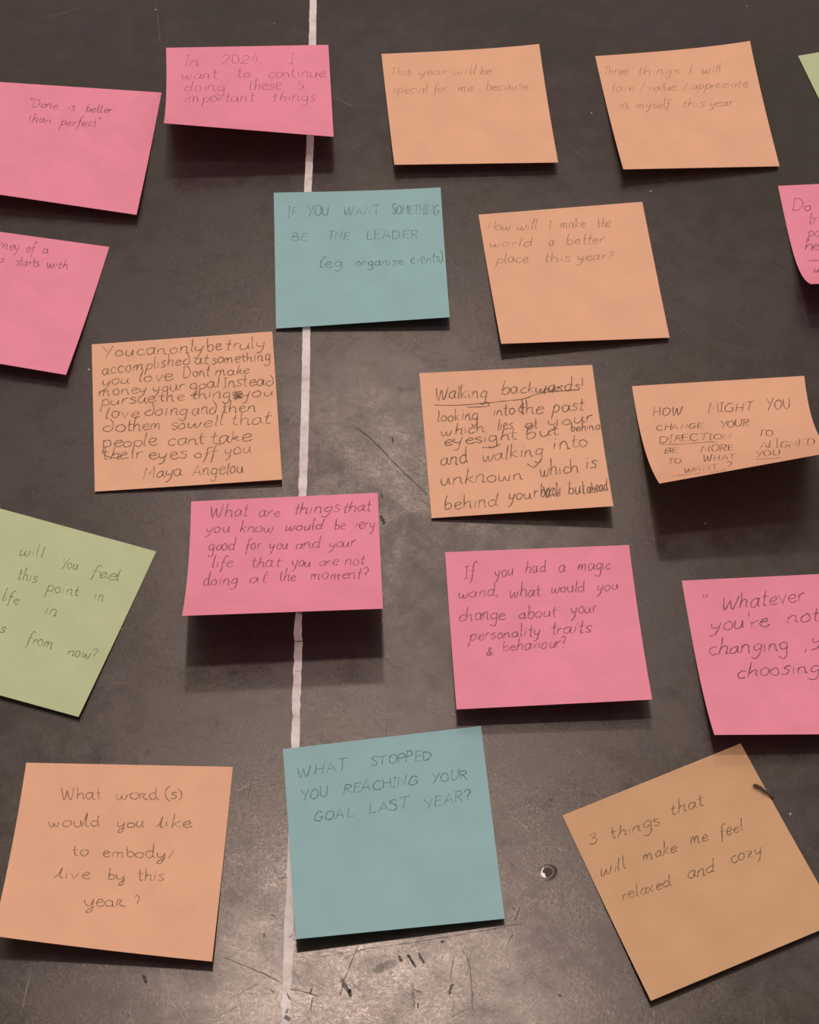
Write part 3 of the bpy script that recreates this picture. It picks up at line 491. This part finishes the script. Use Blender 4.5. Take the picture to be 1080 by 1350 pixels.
# scratches and scuffs that can be picked out, plus dark marks across the white line
def scratch_material(name, col, alpha):
    return ink_material(name, col, alpha)
cache = {}
class Flat:
    def __call__(self, u, v): return Vector((u, v, 0))
for l, w, d in SCRATCHES_AND_MARKS:
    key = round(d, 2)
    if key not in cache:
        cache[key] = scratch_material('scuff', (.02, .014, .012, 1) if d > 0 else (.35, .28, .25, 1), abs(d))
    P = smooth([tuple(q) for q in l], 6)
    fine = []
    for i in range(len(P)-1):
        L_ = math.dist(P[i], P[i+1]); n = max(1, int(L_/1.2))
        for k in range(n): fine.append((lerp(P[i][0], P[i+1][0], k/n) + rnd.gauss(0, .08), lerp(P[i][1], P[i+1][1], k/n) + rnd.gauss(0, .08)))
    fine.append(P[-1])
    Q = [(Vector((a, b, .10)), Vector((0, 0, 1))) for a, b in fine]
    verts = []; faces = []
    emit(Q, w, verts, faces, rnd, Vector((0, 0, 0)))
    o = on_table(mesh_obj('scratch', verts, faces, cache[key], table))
    if d < 0: o['label'] = 'pale scratch'

# round dent: a dark shallow dish, a soft lip, and a pale chip on its near left side
def rings(R_, S_, wob):
    verts = []; faces = []
    for r, z in R_:
        for k in range(S_):
            a = 2*math.pi*k/S_
            verts.append(((DENT[0] + r*wob(a)*math.cos(a))*MM, (DENT[1] + r*wob(a)*math.sin(a))*MM, z*MM))
    for i in range(len(R_)-1):
        for k in range(S_):
            faces.append((i*S_+k, (i+1)*S_+k, (i+1)*S_+(k+1) % S_, i*S_+(k+1) % S_))
    faces.append(tuple(range(S_)))
    return verts, faces
v_, f_ = rings(((0.1, .10), (1.0, .10), (1.6, .12), (1.9, .20), (2.2, .22), (2.8, .10), (3.5, .01)), 32, lambda a: 1 + .05*math.sin(2*a+1) + .03*math.sin(3*a))
dent = on_table(mesh_obj('dent', v_, f_, mat_table, table, True)); dent['label'] = 'small round dent'
v_, f_ = rings(((0.1, .14), (1.0, .14), (1.6, .15), (1.85, .215)), 28, lambda a: 1 + .08*math.sin(2*a+1) + .05*math.sin(3*a))
d2 = mesh_obj('dent_hollow', v_, f_, plain('bare_dark_core', (.045, .034, .028, 1), .8), dent, True); d2['label'] = 'dull dark hollow'
verts = []; faces = []
for k in range(15):
    t = k/14; a = math.radians(128 + 122*t); w = .25 + (.62 if t > .55 else .1)*math.sin(math.pi*min(1, max(0, (t-.3)/.7)))
    for rr, z in ((2.1-w, .24), (2.1, .34), (2.1+w*.7, .20)):
        verts.append(((DENT[0] + rr*math.cos(a))*MM, (DENT[1] + rr*math.sin(a))*MM, z*MM))
for k in range(14):
    for q in range(2): faces.append((3*k+q, 3*k+3+q, 3*k+4+q, 3*k+1+q))
d3 = mesh_obj('chip', verts, faces, plain('chipped_pale_filler', (.85, .78, .76, 1), .4), dent, True); d3['label'] = 'pale chipped rim'

# dust flecks
verts = []; faces = []
for x, y, r in SPECKS + [(rnd.uniform(-260, 260), rnd.uniform(-200, 330), rnd.uniform(.12, .3)) for _ in range(60)]:
    s = len(verts); r = r*.55
    for k in range(6):
        a = k*math.pi/3; verts.append(((x + r*rnd.uniform(.6, 1)*math.cos(a))*MM, (y + r*rnd.uniform(.6, 1)*math.sin(a))*MM, .02*MM))
    verts.append((x*MM, y*MM, r*.6*MM))
    for k in range(6): faces.append((s+k, s+(k+1) % 6, s+6))
o = on_table(mesh_obj('dust', verts, faces, plain('pale_dust', (.5, .45, .42, 1), .9), table)); o['kind'] = 'stuff'

# ---------------------------------------------------------------- the notes
for i, n in enumerate(NOTES): build_note(n, i)

# dark crumb bridging the right edge of the tilted orange note
verts = []; faces = []
cr = [Vector(q) for q in CRUMB]
path = [cr[0] + Vector((-.9, .3, 0)), cr[0], cr[0].lerp(cr[1], .5) + Vector((.2, .1, .3)), cr[1], cr[1].lerp(cr[2], .5), cr[2], cr[2] + Vector((.6, -.2, -.1))]
rad = [.15, 1.0, .75, .65, .45, .8, .2]
c0 = cr[1].copy(); c0.z = 0
for i, (q, r) in enumerate(zip(path, rad)):
    t = (path[min(i+1, 6)] - path[max(i-1, 0)]).normalized(); s1 = t.cross(Vector((0, 0, 1))).normalized(); s2 = s1.cross(t)
    for k in range(8):
        a = k*math.pi/4; rr = r*rnd.uniform(.75, 1.15)
        verts.append((q + s1*math.cos(a)*rr + s2*math.sin(a)*rr*.7 - c0)*MM)
for i in range(6):
    for k in range(8): faces.append((i*8+k, i*8+(k+1) % 8, (i+1)*8+(k+1) % 8, (i+1)*8+k))
faces.append(tuple(range(7, -1, -1))); faces.append(tuple(range(48, 56)))
o = mesh_obj('crumb', verts, faces, plain('dark_crumb', (.05, .022, .014, 1), .8), None, True)
o.location = c0*MM
o['label'] = 'small dark brown crumb lying across the right edge of the tilted orange note'; o['category'] = 'crumb'
